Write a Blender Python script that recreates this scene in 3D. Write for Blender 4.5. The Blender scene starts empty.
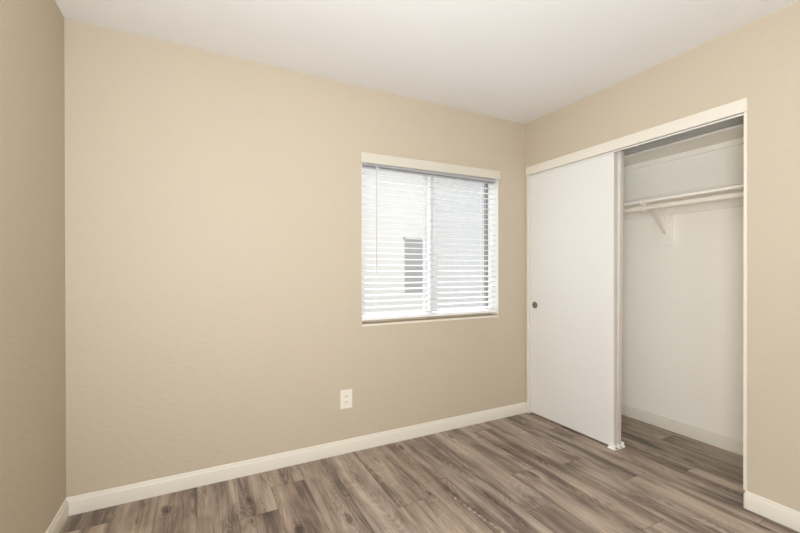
import bpy, bmesh, math, random
from mathutils import Vector, Matrix

scene = bpy.context.scene
COL = scene.collection
random.seed(7)

# ------------------------------------------------------------------ camera
cam_d = bpy.data.cameras.new('camera')
cam_d.sensor_width = 36.0
cam_d.lens = 36.0 * 386.96 / 800.0
cam_d.shift_x = 3.24 / 800.0
cam_d.shift_y = 5.40 / 800.0
cam_d.clip_start = 0.05
cam = bpy.data.objects.new('camera', cam_d)
COL.objects.link(cam)
YAW, PITCH, ROLL = 0.46944, -0.00285, -0.00130
fwd = Vector((math.sin(YAW) * math.cos(PITCH), math.cos(YAW) * math.cos(PITCH), math.sin(PITCH)))
rt = Vector((math.cos(YAW), -math.sin(YAW), 0))
up = rt.cross(fwd)
rt, up = (math.cos(ROLL) * rt + math.sin(ROLL) * up, -math.sin(ROLL) * rt + math.cos(ROLL) * up)
M = Matrix((rt, up, -fwd)).transposed().to_4x4()
M.translation = Vector((0.5916, -2.4281, 1.1999))
cam.matrix_world = M
scene.camera = cam

# ------------------------------------------------------------------ world, sun, lights, exposure
world = bpy.data.worlds.new('sky')
scene.world = world
world.use_nodes = True
bg = world.node_tree.nodes['Background']
bg.inputs['Color'].default_value = (0.97, 0.98, 1.0, 1)
bg.inputs['Strength'].default_value = 1.27

sun_d = bpy.data.lights.new('sun', 'SUN')
sun_d.energy = 13.0
sun_d.angle = math.radians(0.53)
sun_d.color = (1.0, 0.97, 0.94)
sun = bpy.data.objects.new('sun', sun_d)
COL.objects.link(sun)
sun.rotation_euler = Vector((0.119, -1.0, -1.19)).to_track_quat('-Z', 'Y').to_euler()
sun.location = (1, 4, 6)


def area(name, loc, target, sx, sy, power, color):
    d = bpy.data.lights.new(name, 'AREA')
    d.shape = 'RECTANGLE'
    d.size, d.size_y = sx, sy
    d.energy = power
    d.color = color
    o = bpy.data.objects.new(name, d)
    COL.objects.link(o)
    o.location = loc
    o.rotation_euler = (Vector(target) - Vector(loc)).to_track_quat('-Z', 'Y').to_euler()
    return o


WB = (0.95, 1.0, 1.075)
# added fill light set in the unseen doorway behind the camera
area('doorway_fill', (0.75, -3.34, 1.1), (0.75, 0, 1.1), 0.8, 1.9, 5, WB)
# added soft fill lights beside and behind the camera, one turned up at the ceiling
area('fill_side', (0.10, -2.45, 1.55), (3.0, -2.05, 1.40), 0.8, 0.9, 8, WB)
area('fill_key', (0.10, -2.70, 1.18), (3.7, -0.90, 1.15), 0.8, 0.9, 56, WB)
area('bounce_fill', (0.60, -2.60, 1.20), (0.60, -1.90, 2.44), 0.5, 0.5, 30, WB)

vs = scene.view_settings
vs.view_transform = 'Standard'
vs.look = 'None'
vs.gamma = 1.0
vs.use_curve_mapping = False
vs.exposure = 0.0
scene.cycles.diffuse_bounces = 8
scene.cycles.max_bounces = 16

# ------------------------------------------------------------------ materials


def srgb(r, g, b):
    def f(c):
        c /= 255.0
        return c / 12.92 if c <= 0.04045 else ((c + 0.055) / 1.055) ** 2.4
    return (f(r), f(g), f(b), 1)


def mat(name, color, rough=0.5, metal=0.0, bump=0.0, bscale=60.0, spec=0.5, stretch=(1, 1, 1), detail=3.0, dist=0.004):
    m = bpy.data.materials.new(name)
    m.use_nodes = True
    nt = m.node_tree
    b = nt.nodes['Principled BSDF']
    b.inputs['Base Color'].default_value = color
    b.inputs['Roughness'].default_value = rough
    b.inputs['Metallic'].default_value = metal
    b.inputs['Specular IOR Level'].default_value = spec
    tc = nt.nodes.new('ShaderNodeTexCoord')
    mp = nt.nodes.new('ShaderNodeMapping')
    mp.inputs['Scale'].default_value = stretch
    nz = nt.nodes.new('ShaderNodeTexNoise')
    nz.inputs['Scale'].default_value = bscale
    nz.inputs['Detail'].default_value = detail
    nt.links.new(tc.outputs['Object'], mp.inputs['Vector'])
    nt.links.new(mp.outputs['Vector'], nz.inputs['Vector'])
    # faint procedural tone variation, as in any painted surface
    mx = nt.nodes.new('ShaderNodeMix')
    mx.data_type = 'RGBA'
    mx.inputs['A'].default_value = tuple(c * 0.985 for c in color[:3]) + (1,)
    mx.inputs['B'].default_value = tuple(min(1, c * 1.015) for c in color[:3]) + (1,)
    nt.links.new(nz.outputs['Fac'], mx.inputs['Factor'])
    nt.links.new(mx.outputs['Result'], b.inputs['Base Color'])
    if bump > 0:
        bp = nt.nodes.new('ShaderNodeBump')
        bp.inputs['Strength'].default_value = bump
        bp.inputs['Distance'].default_value = dist
        nt.links.new(nz.outputs['Fac'], bp.inputs['Height'])
        nt.links.new(bp.outputs['Normal'], b.inputs['Normal'])
    return m


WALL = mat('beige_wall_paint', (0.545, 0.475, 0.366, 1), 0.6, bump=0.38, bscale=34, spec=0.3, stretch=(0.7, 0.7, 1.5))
CEIL = mat('ceiling_paint', (0.80, 0.795, 0.78, 1), 0.8, bump=0.10, bscale=40, spec=0.2)
CLOSET = mat('closet_white_paint', (0.905, 0.87, 0.785, 1), 0.6, bump=0.12, bscale=34, spec=0.3)
TRIM = mat('trim_white_paint', (0.745, 0.705, 0.61, 1), 0.38, spec=0.4)
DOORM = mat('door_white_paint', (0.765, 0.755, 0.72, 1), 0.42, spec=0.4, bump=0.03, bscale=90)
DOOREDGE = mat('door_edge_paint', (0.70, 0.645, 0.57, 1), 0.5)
SHELFM = mat('shelf_cream_paint', (0.90, 0.865, 0.785, 1), 0.5)
ROD = mat('rod_cream_paint', (0.80, 0.74, 0.64, 1), 0.35)
BLINDM = mat('blind_white_vinyl', (0.84, 0.84, 0.83, 1), 0.35)
VALANCE = mat('valance_cream_vinyl', (0.645, 0.61, 0.52, 1), 0.4)
HEADM = mat('headrail_shade_grey', (0.50, 0.50, 0.51, 1), 0.45)  # grey stands in for the shade under the valance
CORD = mat('blind_cord', (0.80, 0.80, 0.78, 1), 0.8)
WAND = mat('wand_clear_grey', (0.58, 0.58, 0.57, 1), 0.2)
VINYL = mat('window_white_vinyl', (0.86, 0.855, 0.84, 1), 0.4)
GASKET = mat('window_grey_channel', (0.22, 0.22, 0.23, 1), 0.5)
CHANNEL = mat('stile_grey_channel', (0.60, 0.60, 0.61, 1), 0.5)
SHADE = mat('track_shade_web', (0.10, 0.095, 0.085, 1), 0.6)
PLASTIC = mat('outlet_white_plastic', (0.82, 0.78, 0.69, 1), 0.3)
SLOT = mat('outlet_dark_slot', (0.03, 0.025, 0.02, 1), 0.6)
STEEL = mat('brushed_nickel', (0.19, 0.155, 0.125, 1), 0.4, metal=0.3)
SCREWM = mat('screw_metal', (0.6, 0.58, 0.54, 1), 0.35, metal=0.8)
GUIDEM = mat('guide_white_plastic', (0.86, 0.85, 0.82, 1), 0.35)
TRACKM = mat('track_white_metal', (0.78, 0.76, 0.71, 1), 0.35)
STUCCO = mat('pale_grey_stucco', (0.785, 0.785, 0.80, 1), 0.9, bump=0.12, bscale=60, spec=0.1)
EAVE = mat('eave_white_paint', (0.78, 0.78, 0.78, 1), 0.7)
ROOFM = mat('roof_grey_shingle', (0.22, 0.21, 0.20, 1), 0.9, bump=0.5, bscale=20)
GRAVEL = mat('gravel_yard', (0.37, 0.37, 0.38, 1), 0.95, bump=0.8, bscale=50)
DARKGLASS = mat('neighbour_dark_glass', (0.40, 0.40, 0.42, 1), 0.3)
HALL = mat('hall_wall_paint', (0.66, 0.60, 0.52, 1), 0.7)


def thin_glass():
    m = bpy.data.materials.new('window_glass')
    m.use_nodes = True
    nt = m.node_tree
    nt.nodes.clear()
    out = nt.nodes.new('ShaderNodeOutputMaterial')
    t = nt.nodes.new('ShaderNodeBsdfTransparent')
    t.inputs['Color'].default_value = (0.95, 0.965, 0.965, 1)
    g = nt.nodes.new('ShaderNodeBsdfGlossy')
    g.inputs['Roughness'].default_value = 0.02
    mx = nt.nodes.new('ShaderNodeMixShader')
    mx.inputs[0].default_value = 0.045
    nt.links.new(t.outputs[0], mx.inputs[1])
    nt.links.new(g.outputs[0], mx.inputs[2])
    nt.links.new(mx.outputs[0], out.inputs['Surface'])
    return m


def screen_mat():
    m = bpy.data.materials.new('insect_screen_mesh')
    m.use_nodes = True
    nt = m.node_tree
    nt.nodes.clear()
    out = nt.nodes.new('ShaderNodeOutputMaterial')
    t = nt.nodes.new('ShaderNodeBsdfTransparent')
    d = nt.nodes.new('ShaderNodeBsdfDiffuse')
    d.inputs['Color'].default_value = (0.5, 0.51, 0.53, 1)
    mx = nt.nodes.new('ShaderNodeMixShader')
    mx.inputs[0].default_value = 0.10
    nt.links.new(t.outputs[0], mx.inputs[1])
    nt.links.new(d.outputs[0], mx.inputs[2])
    nt.links.new(mx.outputs[0], out.inputs['Surface'])
    return m


def slat_mat():
    """white vinyl that lets part of the daylight glow through"""
    m = mat('slat_white_vinyl', (0.87, 0.88, 0.89, 1), 0.4)
    nt = m.node_tree
    out = nt.nodes['Material Output']
    pr = nt.nodes['Principled BSDF']
    t = nt.nodes.new('ShaderNodeBsdfTranslucent')
    t.inputs['Color'].default_value = (0.87, 0.88, 0.89, 1)
    mx = nt.nodes.new('ShaderNodeMixShader')
    mx.inputs[0].default_value = 0.3
    nt.links.new(pr.outputs[0], mx.inputs[1])
    nt.links.new(t.outputs[0], mx.inputs[2])
    nt.links.new(mx.outputs[0], out.inputs['Surface'])
    return m


SLATM = slat_mat()
GLASS = thin_glass()
SCREEN = screen_mat()


def floor_mat():
    m = bpy.data.materials.new('oak_plank_vinyl')
    m.use_nodes = True
    nt = m.node_tree
    N, L = nt.nodes, nt.links
    b = N['Principled BSDF']

    def node(t, **kw):
        n = N.new(t)
        for k, v in kw.items():
            setattr(n, k, v)
        return n

    def math_(op, a, bb=None, clamp=False):
        n = node('ShaderNodeMath', operation=op, use_clamp=clamp)
        for i, v in enumerate((a, bb)):
            if v is None:
                continue
            if isinstance(v, (int, float)):
                n.inputs[i].default_value = v
            else:
                L.new(v, n.inputs[i])
        return n.outputs[0]

    def rng(v, a, bb, c=0.0, d=1.0, smooth=True):
        n = node('ShaderNodeMapRange', interpolation_type='SMOOTHSTEP' if smooth else 'LINEAR')
        n.inputs['From Min'].default_value = a
        n.inputs['From Max'].default_value = bb
        n.inputs['To Min'].default_value = c
        n.inputs['To Max'].default_value = d
        L.new(v, n.inputs['Value'])
        return n.outputs['Result']

    uv = node('ShaderNodeUVMap', uv_map='plank')           # metres across / along one plank
    at = node('ShaderNodeAttribute', attribute_name='plank_data')
    sep = node('ShaderNodeSeparateColor')
    L.new(at.outputs['Color'], sep.inputs[0])
    seed, tone, warm = sep.outputs[0], sep.outputs[1], sep.outputs[2]
    suv = node('ShaderNodeSeparateXYZ')
    L.new(uv.outputs['UV'], suv.inputs[0])
    U, V = suv.outputs[0], suv.outputs[1]

    def noise(su, sv, so, detail=2.0, rough=0.5, distort=0.0):
        c = node('ShaderNodeCombineXYZ')
        L.new(math_('ADD', math_('MULTIPLY', U, su), math_('MULTIPLY', seed, 37.0 + so)), c.inputs[0])
        L.new(math_('ADD', math_('MULTIPLY', V, sv), math_('MULTIPLY', seed, 91.0 + so)), c.inputs[1])
        L.new(math_('MULTIPLY', seed, 17.0 + so), c.inputs[2])
        n = node('ShaderNodeTexNoise')
        n.inputs['Scale'].default_value = 1.0
        n.inputs['Detail'].default_value = detail
        n.inputs['Roughness'].default_value = rough
        n.inputs['Distortion'].default_value = distort
        L.new(c.outputs[0], n.inputs['Vector'])
        return n.outputs['Fac']

    streak = noise(14, 1.05, 0.0, 3.0, 0.5, 0.5)           # soft long light/dark bands
    blotch = noise(7, 2.6, 5.0, 2.0, 0.5, 0.8)
    fine = noise(130, 5, 11.0, 4.0, 0.65)                  # fine fibre
    pore = noise(380, 14, 3.0, 2.0, 0.5)
    contour = noise(8, 1.5, 23.0, 1.0, 0.4, 0.4)           # cathedral figure = level lines of a smooth field
    ring = math_('SINE', math_('ADD', math_('MULTIPLY', contour, 210.0), math_('MULTIPLY', fine, 2.0)))
    ringmask = rng(noise(7, 2.4, 31.0, 1.0), 0.40, 0.58)
    ring = math_('MULTIPLY', ring, ringmask)
    # knots: few sparse cells, drawn out along the board
    wob = noise(24, 9, 41.0, 2.0)
    kc = node('ShaderNodeCombineXYZ')
    L.new(math_('ADD', math_('MULTIPLY', U, 9.0), math_('MULTIPLY', seed, 53.0)), kc.inputs[0])
    L.new(math_('ADD', math_('MULTIPLY', V, 3.2), math_('MULTIPLY', seed, 71.0)), kc.inputs[1])
    vo = node('ShaderNodeTexVoronoi', voronoi_dimensions='2D')
    vo.inputs['Scale'].default_value = 1.0
    L.new(kc.outputs[0], vo.inputs['Vector'])
    csep = node('ShaderNodeSeparateColor')
    L.new(vo.outputs['Color'], csep.inputs[0])
    kd = math_('ADD', vo.outputs['Distance'], math_('MULTIPLY', math_('SUBTRACT', wob, 0.5), 0.45))
    has = rng(csep.outputs[0], 0.86, 0.88)
    knot = math_('MULTIPLY', rng(kd, 0.02, 0.20, 1.0, 0.0), has)
    halo = math_('MULTIPLY', math_('MULTIPLY', math_('SINE', math_('MULTIPLY', kd, 70.0)), rng(kd, 0.12, 0.45, 1.0, 0.0)), has)

    val = math_('ADD', math_('MULTIPLY', math_('SUBTRACT', streak, 0.5), 1.7), 0.545)
    val = math_('ADD', val, math_('MULTIPLY', math_('SUBTRACT', blotch, 0.5), 0.75))
    val = math_('ADD', val, math_('MULTIPLY', math_('SUBTRACT', fine, 0.5), 0.75))
    val = math_('ADD', val, math_('MULTIPLY', math_('SUBTRACT', pore, 0.5), 0.35))
    val = math_('ADD', val, math_('MULTIPLY', ring, 0.09))
    val = math_('ADD', val, math_('MULTIPLY', halo, 0.10))
    val = math_('ADD', val, math_('MULTIPLY', math_('SUBTRACT', tone, 0.5), 0.55))
    val = math_('SUBTRACT', val, math_('MULTIPLY', knot, 0.45))
    ramp = node('ShaderNodeValToRGB')
    cr = ramp.color_ramp
    cr.elements[0].position = 0.0
    cr.elements[0].color = srgb(80, 70, 63)
    cr.elements[1].position = 1.0
    cr.elements[1].color = srgb(192, 177, 161)
    e = cr.elements.new(0.30)
    e.color = srgb(118, 104, 95)
    e = cr.elements.new(0.58)
    e.color = srgb(157, 142, 129)
    L.new(val, ramp.inputs['Fac'])
    # warmer and cooler boards
    wm = node('ShaderNodeMix', data_type='RGBA', blend_type='MULTIPLY')
    wm.inputs['B'].default_value = (1.03, 0.97, 0.90, 1)
    L.new(warm, wm.inputs['Factor'])
    L.new(ramp.outputs['Color'], wm.inputs['A'])
    # joint lines: thin dark bevel round each board
    eu = math_('SUBTRACT', 0.09125, math_('ABSOLUTE', U))
    seam = rng(eu, 0.0006, 0.0022, 0.0, 1.0)
    ev = N.new('ShaderNodeAttribute')
    ev.attribute_name = 'plank_end'
    sev = rng(ev.outputs['Fac'], 0.0008, 0.003, 0.0, 1.0)
    jm = math_('MULTIPLY', seam, sev)
    jn = node('ShaderNodeMix', data_type='RGBA')
    jn.inputs['A'].default_value = srgb(78, 66, 58)
    L.new(rng(jm, 0, 1, 0.45, 1.0, False), jn.inputs['Factor'])
    L.new(wm.outputs['Result'], jn.inputs['B'])
    L.new(jn.outputs['Result'], b.inputs['Base Color'])
    b.inputs['Roughness'].default_value = 0.48
    b.inputs['Specular IOR Level'].default_value = 0.35
    bp = node('ShaderNodeBump')
    bp.inputs['Strength'].default_value = 0.25
    bp.inputs['Distance'].default_value = 0.0012
    L.new(math_('MULTIPLY', math_('ADD', math_('MULTIPLY', fine, 0.5), math_('MULTIPLY', pore, 0.3)), jm), bp.inputs['Height'])
    L.new(bp.outputs['Normal'], b.inputs['Normal'])
    return m


FLOORM = floor_mat()

# ------------------------------------------------------------------ mesh helpers


def add_box(bm, x0, x1, y0, y1, z0, z1, bev=0.0, seg=2):
    x0, x1 = min(x0, x1), max(x0, x1)
    y0, y1 = min(y0, y1), max(y0, y1)
    z0, z1 = min(z0, z1), max(z0, z1)
    vs_ = [bm.verts.new(p) for p in ((x0, y0, z0), (x1, y0, z0), (x1, y1, z0), (x0, y1, z0),
                                     (x0, y0, z1), (x1, y0, z1), (x1, y1, z1), (x0, y1, z1))]
    fs = [bm.faces.new([vs_[i] for i in q]) for q in
          ((3, 2, 1, 0), (4, 5, 6, 7), (0, 1, 5, 4), (1, 2, 6, 5), (2, 3, 7, 6), (3, 0, 4, 7))]
    if bev > 0:
        es = list({e for f in fs for e in f.edges})
        bmesh.ops.bevel(bm, geom=es, offset=bev, segments=seg, affect='EDGES', profile=0.5)


def add_tube(bm, a, b, r, seg=16, cap=True):
    a, b = Vector(a), Vector(b)
    d = (b - a).normalized()
    u = d.orthogonal().normalized()
    w = d.cross(u)
    rings = []
    for p in (a, b):
        rings.append([bm.verts.new(p + r * (math.cos(t) * u + math.sin(t) * w))
                      for t in [2 * math.pi * i / seg for i in range(seg)]])
    for i in range(seg):
        j = (i + 1) % seg
        bm.faces.new((rings[0][i], rings[0][j], rings[1][j], rings[1][i]))
    if cap:
        bm.faces.new(list(reversed(rings[0])))
        bm.faces.new(rings[1])


def add_path(bm, pts, w, t, side):
    """flat strip of width w (along side) and thickness t following pts"""
    side = Vector(side).normalized()
    prev = None
    n = len(pts)
    for i, p in enumerate(pts):
        p = Vector(p)
        d = Vector(pts[min(i + 1, n - 1)]) - Vector(pts[max(i - 1, 0)])
        nn = d.normalized().cross(side).normalized()
        ring = [bm.verts.new(p + sx * side * w / 2 + sy * nn * t / 2) for sx, sy in ((-1, -1), (1, -1), (1, 1), (-1, 1))]
        if prev:
            for k in range(4):
                l = (k + 1) % 4
                bm.faces.new((prev[k], prev[l], ring[l], ring[k]))
        else:
            bm.faces.new(list(reversed(ring)))
        prev = ring
    bm.faces.new(prev)


def add_extrude(bm, prof, frame):
    """closed profile (list of 2D) swept through frames (list of functions 2D -> 3D)"""
    rings = [[bm.verts.new(f(*p)) for p in prof] for f in frame]
    n = len(prof)
    for a, b in zip(rings, rings[1:]):
        for i in range(n):
            j = (i + 1) % n
            bm.faces.new((a[i], a[j], b[j], b[i]))
    bm.faces.new(list(reversed(rings[0])))
    bm.faces.new(rings[-1])


def add_lathe(bm, prof, origin, axis, seg=24):
    """prof: list of (r, h) along axis"""
    axis = Vector(axis).normalized()
    u = axis.orthogonal().normalized()
    w = axis.cross(u)
    o = Vector(origin)
    rings = []
    for r, h in prof:
        if r < 1e-6:
            rings.append([bm.verts.new(o + axis * h)])
        else:
            rings.append([bm.verts.new(o + axis * h + r * (math.cos(t) * u + math.sin(t) * w))
                          for t in [2 * math.pi * i / seg for i in range(seg)]])
    for a, b in zip(rings, rings[1:]):
        for i in range(seg):
            j = (i + 1) % seg
            if len(a) == 1 and len(b) == 1:
                continue
            if len(a) == 1:
                bm.faces.new((a[0], b[j], b[i]))
            elif len(b) == 1:
                bm.faces.new((a[i], a[j], b[0]))
            else:
                bm.faces.new((a[i], a[j], b[j], b[i]))


def obj(name, bm, m, parent=None, smooth=False):
    bmesh.ops.recalc_face_normals(bm, faces=bm.faces[:])
    me = bpy.data.meshes.new(name)
    off = Vector((0, 0, 0))
    if parent is not None:
        off = Vector(parent['base']) if 'base' in parent else Vector((0, 0, 0))
        for v in bm.verts:
            v.co -= off
    bm.to_mesh(me)
    bm.free()
    me.materials.append(m)
    if smooth:
        for p in me.polygons:
            p.use_smooth = True
    o = bpy.data.objects.new(name, me)
    COL.objects.link(o)
    if parent is not None:
        o.parent = parent
        if 'base' in parent:
            o['base'] = parent['base']      # world origin of the family, removed at the end
    return o


def smooth_by_angle(o, deg=35):
    me = o.data
    for p in me.polygons:
        p.use_smooth = True
    me.set_sharp_from_angle(angle=math.radians(deg))


def thing(name, label, cat, base, group=None):
    o = bpy.data.objects.new(name, None)
    COL.objects.link(o)
    o.empty_display_size = 0.1
    o.location = base
    o['base'] = list(base)
    o['label'] = label
    o['category'] = cat
    if group:
        o['group'] = group
    return o


def tag(o, label, cat, group=None):
    o['label'] = label
    o['category'] = cat
    if group:
        o['group'] = group
    return o


def struct(name, bm, m):
    o = obj(name, bm, m)
    o['kind'] = 'structure'
    return o


def box(name, m, *a, parent=None, bev=0.0):
    bm = bmesh.new()
    add_box(bm, *a, bev=bev)
    return obj(name, bm, m, parent)


def sbox(name, m, *a, bev=0.0):
    bm = bmesh.new()
    add_box(bm, *a, bev=bev)
    return struct(name, bm, m)


# ------------------------------------------------------------------ room shell
W, H, REAR = 3.048, 2.44, -3.25
WX0, WX1, WZ0, WZ1 = 1.560, 2.748, 0.836, 1.985      # window opening
OY0, OY1, OZ = -0.016, -1.487, 2.055                 # closet opening
CX = 3.730                                            # closet back wall

# floor of planks: one quad per board on a slab
PW, PL, X_SEAM = 0.1825, 1.22, 0.755
known = {0: -0.422, 1: -0.205, 4: -0.683, 7: -1.008, 10: -0.757, 11: -1.049, 2: -0.92, 3: -1.12, 5: -1.19, 6: -1.21, 8: -0.710, 9: -1.35,
         -1: -0.85, -2: -0.90, -3: -0.62, 12: -0.35, 13: -1.15, 14: -0.15, 15: -0.83, 16: -0.4, -4: -0.16, -5: -0.5}
# tone of the board beyond / before each of those joints, where the photograph shows it plainly
tones = {0: (0.62, 0.22), 1: (0.66, 0.30), 3: (0.60, 0.60), 4: (0.30, 0.66), 7: (0.58, 0.22), 8: (0.62, 0.40),
         10: (0.46, 0.30), 11: (0.30, 0.60), 5: (0.55, 0.5), 6: (0.42, 0.4), 2: (0.52, 0.5), 9: (0.40, 0.5), 12: (0.5, 0.42),
         13: (0.34, 0.4), 14: (0.3, 0.36), 15: (0.34, 0.3), -1: (0.60, 0.5), -2: (0.40, 0.5), -3: (0.52, 0.5), -4: (0.38, 0.62)}
bm = bmesh.new()
uvl = bm.loops.layers.uv.new('plank')
cl = bm.loops.layers.float_color.new('plank_data')
el = bm.verts.layers.float.new('plank_end')
FX0, FX1, FY0, FY1 = -0.12, 3.85, -3.35, 0.12
rp = random.Random(21)
k = -5
while X_SEAM + k * PW < FX1:
    x0 = X_SEAM + k * PW
    x1 = x0 + PW
    y = known.get(k, -rp.random() * PL) + 3 * PL
    while y > FY0:
        y1, y0 = y, y - PL
        y = y0
        cx0, cx1 = max(x0, FX0), min(x1, FX1)
        cy0, cy1 = max(y0, FY0), min(y1, FY1)
        if cx1 - cx0 < 1e-4 or cy1 - cy0 < 1e-4:
            continue
        seed = rp.random()
        tone = 0.30 + 0.36 * rp.random()
        if k in tones:
            j = known[k]
            if abs(y0 - j) < 1e-4:
                tone = tones[k][0]
            elif abs(y1 - j) < 1e-4:
                tone = tones[k][1]
        warm = rp.random() * 0.5
        # four rows of quads along the board so the end distance is stored at the ends
        ys = [cy0] + ([cy0 + 0.005] if cy0 == y0 else []) + ([cy1 - 0.005] if cy1 == y1 else []) + [cy1]
        ys = sorted(set(ys))
        row = []
        for yy in ys:
            a = bm.verts.new((cx0, yy, 0))
            b_ = bm.verts.new((cx1, yy, 0))
            d = min(yy - y0, y1 - yy)
            a[el] = d
            b_[el] = d
            row.append((a, b_, yy))
        for (a, b_, ya), (c, d_, yb) in zip(row, row[1:]):
            f = bm.faces.new((a, b_, d_, c))
            for lp in f.loops:
                lp[uvl].uv = (lp.vert.co.x - (x0 + x1) / 2, lp.vert.co.y - y0)
                lp[cl] = (seed, tone, warm, 1)
    k += 1
fl_top = bm
# slab body under the boards
n0 = len(bm.faces)
for q in (((FX0, FY0, -0.1), (FX0, FY1, -0.1), (FX1, FY1, -0.1), (FX1, FY0, -0.1)),
          ((FX0, FY0, -0.1), (FX1, FY0, -0.1), (FX1, FY0, -0.0005), (FX0, FY0, -0.0005)),
          ((FX1, FY0, -0.1), (FX1, FY1, -0.1), (FX1, FY1, -0.0005), (FX1, FY0, -0.0005)),
          ((FX1, FY1, -0.1), (FX0, FY1, -0.1), (FX0, FY1, -0.0005), (FX1, FY1, -0.0005)),
          ((FX0, FY1, -0.1), (FX0, FY0, -0.1), (FX0, FY0, -0.0005), (FX0, FY1, -0.0005))):
    bm.faces.new([bm.verts.new(p) for p in q])
me = bpy.data.meshes.new('floor')
bm.to_mesh(me)
bm.free()
me.materials.append(FLOORM)
fo = bpy.data.objects.new('floor', me)
COL.objects.link(fo)
fo['kind'] = 'structure'

sbox('ceiling', CEIL, -0.12, 3.85, -3.35, 0.14, H, H + 0.12)
sbox('wall_left', WALL, -0.12, 0, -3.35, 0.14, 0, H)

# back wall with the window opening
bm = bmesh.new()
add_box(bm, 0, WX0, 0, 0.14, 0, H)
add_box(bm, WX1, 3.105, 0, 0.14, 0, H)
add_box(bm, WX0, WX1, 0, 0.14, 0, WZ0)
add_box(bm, WX0, WX1, 0, 0.14, WZ1, H)
struct('wall_back', bm, WALL)

# right wall with the closet opening
bm = bmesh.new()
add_box(bm, W, 3.105, OY1, OY0, OZ, H)
add_box(bm, W, 3.105, OY0, 0, 0, H)
add_box(bm, W, 3.105, -3.25, OY1, 0, H)
struct('wall_right', bm, WALL)

# closet: white painted shell
bm = bmesh.new()
add_box(bm, CX, CX + 0.12, -1.70, 0.14, 0, H)           # back of the closet
add_box(bm, 3.105, CX, 0, 0.14, 0, H)                   # left end
add_box(bm, 3.105, CX, -1.70, -1.58, 0, H)              # right end
add_box(bm, 3.105, 3.163, -1.58, OY1, 0, H)             # inner face beside the opening
add_box(bm, 3.105, 3.163, OY1, 0, OZ, H)                # inner face over the opening
struct('wall_closet', bm, CLOSET)

# rear wall, out of view, with a doorway opening added for the fill light
bm = bmesh.new()
add_box(bm, 0, 0.33, -3.35, REAR, 0, H)
add_box(bm, 1.17, 3.105, -3.35, REAR, 0, H)
add_box(bm, 0.33, 1.17, -3.35, REAR, 2.06, H)
struct('wall_rear', bm, WALL)

# ------------------------------------------------------------------ baseboards
BH, BT = 0.088, 0.012
PROF = [(0, 0), (BT, 0), (BT, 0.066), (BT - 0.0012, 0.0690), (BT - 0.0035, 0.0715), (BT - 0.0045, 0.076),
        (BT - 0.0052, 0.0815), (BT - 0.0075, 0.0862), (BT - 0.010, BH), (0, BH)]


def baseboard(name, frames, m=TRIM):
    bm_ = bmesh.new()
    add_extrude(bm_, PROF, frames)
    o = struct(name, bm_, m)
    smooth_by_angle(o, 40)
    return o


baseboard('baseboard_back', [lambda d, z: (0.0, -d, z), lambda d, z: (W - 0.0005, -d, z)])
baseboard('baseboard_left', [lambda d, z: (d, -BT - 0.0005, z), lambda d, z: (d, -3.25, z)])
# right: wraps round the closet jamb with a rounded corner
fr = [lambda d, z: (W + 0.04, -1.4865 + d, z), lambda d, z: (W + 0.0, -1.4865 + d, z)]
for a in (22.5, 45, 67.5, 90):
    t = math.radians(a)
    fr.append(lambda d, z, t=t: (W - d * math.sin(t), -1.4865 + d * math.cos(t), z))
fr.append(lambda d, z: (W - d, -3.25, z))
baseboard('baseboard_right', fr)
baseboard('baseboard_closet', [lambda d, z: (CX - d, -1.58, z), lambda d, z: (CX - d, 0, z)])

# ------------------------------------------------------------------ closet trim
bm = bmesh.new()
add_box(bm, 3.0365, W + 0.006, -1.491, -0.011, 2.000, 2.067, bev=0.0015)
struct('trim_1', bm, TRIM)                                   # header fascia
bm = bmesh.new()
add_box(bm, W - 0.003, 3.163, -0.0265, OY0 + 0.002, 0, 2.0)
struct('trim_2', bm, TRIM)                                   # left jamb board
bm = bmesh.new()
add_box(bm, W - 0.003, 3.163, OY1 - 0.001, -1.4745, 0.089, 2.0)
struct('trim_3', bm, TRIM)                                   # right jamb board
# double top track: front lip, web and rails behind coloured dark for the recess shade
bm = bmesh.new()
add_box(bm, 3.0575, 3.0615, -1.474, -0.027, 1.9905, 1.9995)
struct('trim_4', bm, TRACKM)
bm = bmesh.new()
add_box(bm, 3.0625, 3.0640, -1.474, -0.027, 1.9915, 2.0500)
add_box(bm, 3.0625, 3.1625, -1.474, -0.027, 2.0500, 2.0545)
add_box(bm, 3.1080, 3.1105, -1.474, -0.027, 2.0320, 2.0500)
struct('trim_5', bm, SHADE)

# ------------------------------------------------------------------ window
win = bpy.data.objects.new('window_1', None)
COL.objects.link(win)
win['kind'] = 'structure'
win.location = (0, 0, 0)
bm = bmesh.new()
f = 0.035
add_box(bm, WX0, WX1, 0.084, 0.138, WZ0 + 0.030, WZ0 + 0.012 + f)
add_box(bm, WX0, WX1, 0.080, 0.138, WZ1 - f, WZ1)
add_box(bm, WX0, WX0 + f, 0.080, 0.138, WZ0 + 0.012 + f, WZ1 - f)
add_box(bm, WX1 - 0.024, WX1, 0.080, 0.138, WZ0 + 0.012 + f, WZ1 - f)
obj('window_frame', bm, VINYL, win)
bm = bmesh.new()                                             # dark glazing channel beside the fixed light
add_box(bm, WX1 - 0.046, WX1 - 0.026, 0.096, 0.125, WZ0 + 0.012 + f, WZ1 - f)
obj('glazing_channel', bm, GASKET, win)
bm = bmesh.new()
add_box(bm, 2.161, 2.189, 0.100, 0.125, WZ0 + 0.012 + f, WZ1 - f)
add_box(bm, 2.109, 2.137, 0.100, 0.125, WZ0 + 0.012 + f, WZ1 - f)
obj('stile_channel', bm, CHANNEL, win)
bm = bmesh.new()
add_box(bm, 2.138, 2.160, 0.084, 0.125, WZ0 + 0.012 + f, WZ1 - f, bev=0.003)
obj('meeting_stile', bm, VINYL, win)
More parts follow.
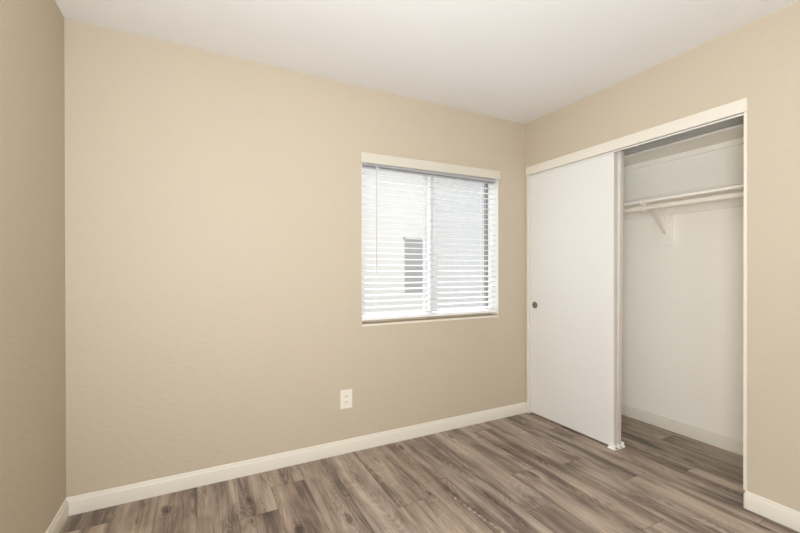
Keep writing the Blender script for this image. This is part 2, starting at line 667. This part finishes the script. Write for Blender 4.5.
box('pane', GLASS, WX0 + f, 2.108, 0.108, 0.112, WZ0 + 0.012 + f, WZ1 - f, parent=win)
box('pane', GLASS, 2.190, WX1 - 0.047, 0.112, 0.116, WZ0 + 0.012 + f, WZ1 - f, parent=win)
box('insect_screen', SCREEN, 2.190, WX1 - 0.047, 0.130, 0.1305, WZ0 + 0.012 + f, WZ1 - f, parent=win)
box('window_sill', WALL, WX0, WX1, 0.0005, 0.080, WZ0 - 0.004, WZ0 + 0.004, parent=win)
box('sill_track', WALL, WX0, WX1, 0.082, 0.138, WZ0 + 0.004, WZ0 + 0.030, parent=win)  # bottom frame rail; its shade is put into the tan colour
box('sill_nosing', TRIM, WX0, WX1, -0.004, 0.0, WZ0 - 0.012, WZ0 + 0.001, parent=win, bev=0.0015)
bm = bmesh.new()
for a, b_ in ((WX0, WX0 + 0.003), (WX1 - 0.003, WX1)):
    add_box(bm, a, b_, 0.001, 0.080, WZ0 + 0.008, WZ1)
obj('window_jamb', bm, VINYL, win)  # white liner carries the daylight on the beige return as colour

# ------------------------------------------------------------------ window blind
bl = thing('window_blind', 'white horizontal slat blind hanging open in the window under a cream valance',
           'blind', (2.154, 0.045, 0.860))
BX0, BX1 = WX0 + 0.007, WX1 - 0.008
bm = bmesh.new()
add_box(bm, 1.548, 2.754, -0.020, -0.011, 1.926, 1.994, bev=0.002)
add_box(bm, 1.548, 1.555, -0.011, -0.001, 1.926, 1.994)
add_box(bm, 2.747, 2.754, -0.011, -0.001, 1.926, 1.994)
for q in bm.verts:                       # hangs a little higher at its right end
    q.co.z += 0.011 * (q.co.x - 1.548) / 1.206
v = obj('valance', bm, VALANCE, bl)
v['label'] = 'cream valance board'
h0 = box('headrail', HEADM, BX0, BX1, 0.018, 0.068, 1.920, 1.980, parent=bl, bev=0.002)
h0['label'] = 'metal headrail toned grey for the valance shade'
LADDERS = (1.692, 2.150, 2.625)
SY0, SY1 = 0.020, 0.070
PITCH_, NS, TILT = 0.0420, 25, math.radians(7.5)
bm = bmesh.new()
xs = [BX0]
for lx in LADDERS[:2]:                   # the routed cord holes; the right ladder runs without
    xs += [lx - 0.006, lx + 0.006]
xs.append(BX1)
zs = [0.902 + PITCH_ * i for i in range(NS) if 0.902 + PITCH_ * i < 1.912]
for z in zs:
    # solid outline with three routed cord holes; crowned very slightly
    top, bot = {}, {}
    yy = [SY0, 0.035, 0.055, SY1]
    tt = math.tan(TILT)
    for i, x in enumerate(xs):
        for j, y in enumerate(yy):
            c = 0.0012 if j in (1, 2) else 0.0
            top[i, j] = bm.verts.new((x, y, z + 0.0014 + c + (y - 0.045) * tt))
            bot[i, j] = bm.verts.new((x, y, z - 0.0014 + c + (y - 0.045) * tt))

    def hole(i, j):
        return j == 1 and i % 2 == 1
    for i in range(len(xs) - 1):
        for j in range(3):
            if hole(i, j):
                for (a, b_) in (((i, j), (i + 1, j)), ((i + 1, j), (i + 1, j + 1)), ((i + 1, j + 1), (i, j + 1)), ((i, j + 1), (i, j))):
                    bm.faces.new((top[a], top[b_], bot[b_], bot[a]))
                continue
            bm.faces.new((top[i, j], top[i + 1, j], top[i + 1, j + 1], top[i, j + 1]))
            bm.faces.new((bot[i, j], bot[i, j + 1], bot[i + 1, j + 1], bot[i + 1, j]))
    nx = len(xs) - 1
    for i in range(nx):
        bm.faces.new((top[i, 0], bot[i, 0], bot[i + 1, 0], top[i + 1, 0]))
        bm.faces.new((top[i, 3], top[i + 1, 3], bot[i + 1, 3], bot[i, 3]))
    for j in range(3):
        bm.faces.new((top[0, j], top[0, j + 1], bot[0, j + 1], bot[0, j]))
        bm.faces.new((top[nx, j], bot[nx, j], bot[nx, j + 1], top[nx, j + 1]))
obj('slats', bm, SLATM, bl)
box('bottom_rail', BLINDM, BX0, BX1, SY0 - 0.001, SY1 + 0.001, 0.860, 0.878, parent=bl, bev=0.003)
for lx in LADDERS:
    bm = bmesh.new()
    for y in (SY0 - 0.0012, SY1 + 0.0012):
        add_tube(bm, (lx, y, 0.878), (lx, y, 1.920), 0.0009, 6)
    for z in zs:
        add_tube(bm, (lx + 0.0085, SY0 - 0.001, z - 0.0024 - 0.026 * math.tan(TILT)), (lx + 0.0085, SY1 + 0.001, z - 0.0024 + 0.026 * math.tan(TILT)), 0.0006, 5)
    obj('ladder_cord', bm, CORD, bl)
bm = bmesh.new()
add_tube(bm, (1.670, 0.004, 1.215), (1.670, 0.004, 1.915), 0.0038, 6)
add_tube(bm, (1.670, 0.004, 1.915), (1.670, 0.018, 1.935), 0.002, 8)
add_tube(bm, (1.670, 0.004, 1.186), (1.670, 0.004, 1.217), 0.0050, 8)
w_ = obj('tilt_wand', bm, WAND, bl)
w_['label'] = 'thin grey tilt wand'

# ------------------------------------------------------------------ sliding closet doors
DT = 0.035


def sliding_door(label, x0, y0, y1, pull):
    t = thing('sliding_door', label, 'closet door', (x0 + DT / 2, (y0 + y1) / 2, 0.012))
    box('door_panel', DOORM, x0, x0 + DT - 0.0, y1 + 0.0015, y0, 0.013, 2.020 if pull else 2.006, parent=t, bev=0.0012)
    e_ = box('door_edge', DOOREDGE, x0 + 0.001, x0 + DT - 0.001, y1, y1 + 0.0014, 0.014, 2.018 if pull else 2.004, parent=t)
    if pull:
        bm_ = bmesh.new()
        c = (x0, pull[0], pull[1])
        add_lathe(bm_, [(0.0, -0.0006), (0.0165, -0.0006), (0.0195, -0.0016), (0.0220, -0.0034), (0.0255, -0.0038),
                        (0.0275, -0.0024), (0.0280, 0.0005)], c, (1, 0, 0), 28)
        p = obj('finger_pull', bm_, STEEL, t, smooth=True)
        p['label'] = 'round brushed metal finger pull'
    return t


sliding_door('front white sliding closet door with a round metal finger pull', 3.066, -0.029, -0.772, (-0.083, 0.914))
d2 = sliding_door('rear white sliding closet door, only its narrow edge showing behind the front door', 3.1135, -0.030, -0.768, None)
d2.rotation_euler = (0.0095, 0, 0)          # hangs slightly out of plumb
d2.location.z += 0.0035

# floor guide clipped under both doors
g = thing('door_guide', 'small white plastic floor guide under the closet door edges', 'door guide', (3.109, -0.765, 0))
bm = bmesh.new()
add_box(bm, 3.046, 3.166, -0.790, -0.735, 0.0005, 0.0035, bev=0.0008)
obj('base_plate', bm, GUIDEM, g)
for prof in ([(3.046, 0.0035), (3.0650, 0.0035), (3.0650, 0.034), (3.0605, 0.034), (3.0580, 0.014)],
             [(3.1030, 0.0035), (3.1115, 0.0035), (3.1105, 0.026), (3.1040, 0.026)],
             [(3.1500, 0.0035), (3.1660, 0.0035), (3.1580, 0.014), (3.1545, 0.034), (3.1500, 0.034)]):
    bm = bmesh.new()
    add_extrude(bm, prof, [lambda a, z: (a, -0.785, z), lambda a, z: (a, -0.740, z)])
    obj('guide_fin', bm, GUIDEM, g)
for xx in (3.0840, 3.1300):
    bm = bmesh.new()
    add_lathe(bm, [(0.0, 0.0066), (0.004, 0.0062), (0.0060, 0.0035)], (xx, -0.7815, 0), (0, 0, 1), 12)
    obj('screw', bm, SLOT, g)

# ------------------------------------------------------------------ closet fittings
YA, YB = -1.579, -0.001
lo = thing('closet_shelf', 'lower white closet shelf above the hanging rod', 'shelf', (3.58, -0.79, 1.687))
box('shelf_board', SHELFM, 3.430, CX - 0.0005, YA, YB, 1.687, 1.704, parent=lo, bev=0.0015)
cl_lo = thing('wall_cleat', 'white cleat board under the lower closet shelf, with a small backing board below it',
              'cleat board', (CX - 0.009, -0.79, 1.384))
box('cleat_board', SHELFM, CX - 0.018, CX - 0.0005, YA, YB, 1.616, 1.6865, parent=cl_lo, bev=0.001)
box('backing_board', SHELFM, CX - 0.018, CX - 0.0005, -0.792, -0.674, 1.384, 1.6150, parent=cl_lo, bev=0.001)
hi = thing('closet_shelf', 'upper white closet shelf near the closet ceiling, above the empty shelf', 'shelf', (3.6, -0.79, 2.056))
box('shelf_board', SHELFM, 3.462, CX - 0.0005, YA, YB, 2.056, 2.071, parent=hi, bev=0.0015)
cl_hi = tag(box('wall_cleat', SHELFM, CX - 0.018, CX - 0.0005, YA, YB, 2.020, 2.0555, bev=0.001),
            'narrow white cleat board on the closet back wall under the upper shelf', 'cleat board')

RX, RZ, RR = 3.430, 1.6470, 0.0188
rd = thing('hanging_rod', 'round cream hanging rod under the lower closet shelf', 'closet rod', (RX, -0.79, RZ))
bm = bmesh.new()
add_tube(bm, (RX, YA + 0.004, RZ), (RX, YB - 0.004, RZ), RR, 24)
r_ = obj('rod', bm, ROD, rd)
smooth_by_angle(r_)
for y0, y1 in ((YA, YA + 0.012), (YB - 0.012, YB)):
    bm = bmesh.new()
    add_tube(bm, (RX, y0, RZ), (RX, y1, RZ), 0.026, 24)
    s_ = obj('rod_socket', bm, ROD, rd)
    smooth_by_angle(s_)

br = thing('shelf_bracket', 'cream metal shelf and rod bracket braced against the closet back wall', 'bracket', (3.70, -0.743, 1.48))
BY = -0.743
PX = CX - 0.018
bm = bmesh.new()
add_box(bm, PX - 0.003, PX, BY - 0.011, BY + 0.011, 1.470, 1.684, bev=0.0008)
obj('wall_plate', bm, SHELFM, br)
bm = bmesh.new()
add_box(bm, 3.412, PX - 0.003, BY - 0.009, BY + 0.009, 1.6825, 1.6868)
obj('shelf_arm', bm, ROD, br)
bm = bmesh.new()
add_path(bm, [(PX - 0.005, BY, 1.478), (PX - 0.014, BY, 1.487), (3.528, BY, 1.668), (3.515, BY, 1.680)], 0.017, 0.007, (0, 1, 0))
obj('diagonal_brace', bm, ROD, br)
bm = bmesh.new()
pts = [(3.446, BY, 1.684)]
for i in range(0, 13):
    a = math.radians(25 - i * 19)
    pts.append((RX + (RR + 0.0035) * math.cos(a), BY, RZ + (RR + 0.0035) * math.sin(a)))
pts.append((RX - 0.024, BY, RZ + 0.016))
add_path(bm, pts, 0.026, 0.0055, (0, 1, 0))
h_ = obj('rod_hook', bm, ROD, br)
bm = bmesh.new()
add_lathe(bm, [(0.0, -0.010), (0.005, -0.009), (0.0075, -0.005), (0.0075, 0.0), (0.0075, 0.006)], (3.420, BY, 1.678), (1, 0, 0), 14)
obj('hook_screw', bm, ROD, br, smooth=True)
for z in (1.500, 1.640):
    bm = bmesh.new()
    add_lathe(bm, [(0.0, -0.003), (0.0035, -0.0022), (0.005, 0.0)], (PX - 0.003, BY, z), (1, 0, 0), 12)
    obj('screw', bm, ROD, br)

# ------------------------------------------------------------------ power outlet
ot = thing('power_outlet', 'white duplex power outlet on the beige wall below the window', 'outlet', (1.447, 0, 0.355))
bm = bmesh.new()
add_box(bm, 1.406, 1.488, -0.006, -0.0005, 0.293, 0.417, bev=0.0022, seg=3)
obj('cover_plate', bm, PLASTIC, ot)
for zc in (0.3745, 0.3355):
    bm = bmesh.new()
    n = 28
    ring0, ring1 = [], []
    for i in range(n):
        a = 2 * math.pi * i / n
        x = max(-0.0165, min(0.0165, 0.0185 * math.cos(a)))
        z = max(-0.0142, min(0.0142, 0.0185 * math.sin(a)))
        ring0.append(bm.verts.new((1.447 + x, -0.0060, zc + z)))
        ring1.append(bm.verts.new((1.447 + x * 0.96, -0.0084, zc + z * 0.96)))
    for i in range(n):
        j = (i + 1) % n
        bm.faces.new((ring0[i], ring0[j], ring1[j], ring1[i]))
    bm.faces.new(ring1)
    bm.faces.new(list(reversed(ring0)))
    rc = obj('receptacle', bm, PLASTIC, ot)
    bm = bmesh.new()
    add_box(bm, 1.447 - 0.0078, 1.447 - 0.0054, -0.0088, -0.0080, zc - 0.0015, zc + 0.0075)
    add_box(bm, 1.447 + 0.0054, 1.447 + 0.0078, -0.0088, -0.0080, zc - 0.0005, zc + 0.0065)
    add_tube(bm, (1.447, -0.0088, zc - 0.0070), (1.447, -0.0080, zc - 0.0070), 0.0026, 12)
    obj('slot', bm, SLOT, rc)
bm = bmesh.new()
add_lathe(bm, [(0.0, -0.0012), (0.0022, -0.0009), (0.0032, 0.0002)], (1.447, -0.006, 0.355), (0, 1, 0), 12)
obj('screw', bm, PLASTIC, ot)

# ------------------------------------------------------------------ outside the window
sbox('ground', GRAVEL, -6, 12, 0.14, 9, -0.35, -0.20)
NY = 2.5
nb = thing('neighbouring_house', 'pale grey stucco house seen outside through the window blind', 'house', (3.5, NY, -0.2))
NWX0, NWX1, NWZ0, NWZ1 = 3.20, 3.60, 0.845, 1.69
bm = bmesh.new()
add_box(bm, -4, NWX0, NY, NY + 0.15, -0.2, 2.75)
add_box(bm, NWX1, 11, NY, NY + 0.15, -0.2, 2.75)
add_box(bm, NWX0, NWX1, NY, NY + 0.15, -0.2, NWZ0)
add_box(bm, NWX0, NWX1, NY, NY + 0.15, NWZ1, 2.75)
add_box(bm, -4, 11, 6.0, 6.15, -0.2, 2.75)
add_box(bm, -4, -3.85, NY + 0.15, 6.0, -0.2, 2.75)
add_box(bm, 10.85, 11, NY + 0.15, 6.0, -0.2, 2.75)
obj('stucco_wall', bm, STUCCO, nb)
bm = bmesh.new()
add_extrude(bm, [(NY - 0.35, 2.75), (6.5, 2.75), (6.5, 2.86), (4.3, 3.9), (NY - 0.35, 2.86)],
            [lambda y, z: (-4.3, y, z), lambda y, z: (11.3, y, z)])
obj('roof', bm, EAVE, nb)
bm = bmesh.new()
for a in ((NWX0, NWX0 + 0.03, NWZ0, NWZ1), (NWX1 - 0.03, NWX1, NWZ0, NWZ1), (NWX0, NWX1, NWZ0, NWZ0 + 0.03), (NWX0, NWX1, NWZ1 - 0.03, NWZ1)):
    add_box(bm, a[0], a[1], NY + 0.02, NY + 0.07, a[2], a[3])
nw = obj('window', bm, EAVE, nb)
box('pane', DARKGLASS, NWX0 + 0.03, NWX1 - 0.03, NY + 0.045, NY + 0.05, NWZ0 + 0.03, NWZ1 - 0.03, parent=nw)

# hall outside the doorway behind the camera
sbox('wall_hall', HALL, -0.6, 2.4, -4.70, -4.60, 0, H)

for o in scene.objects:
    if 'base' in o:
        del o['base']
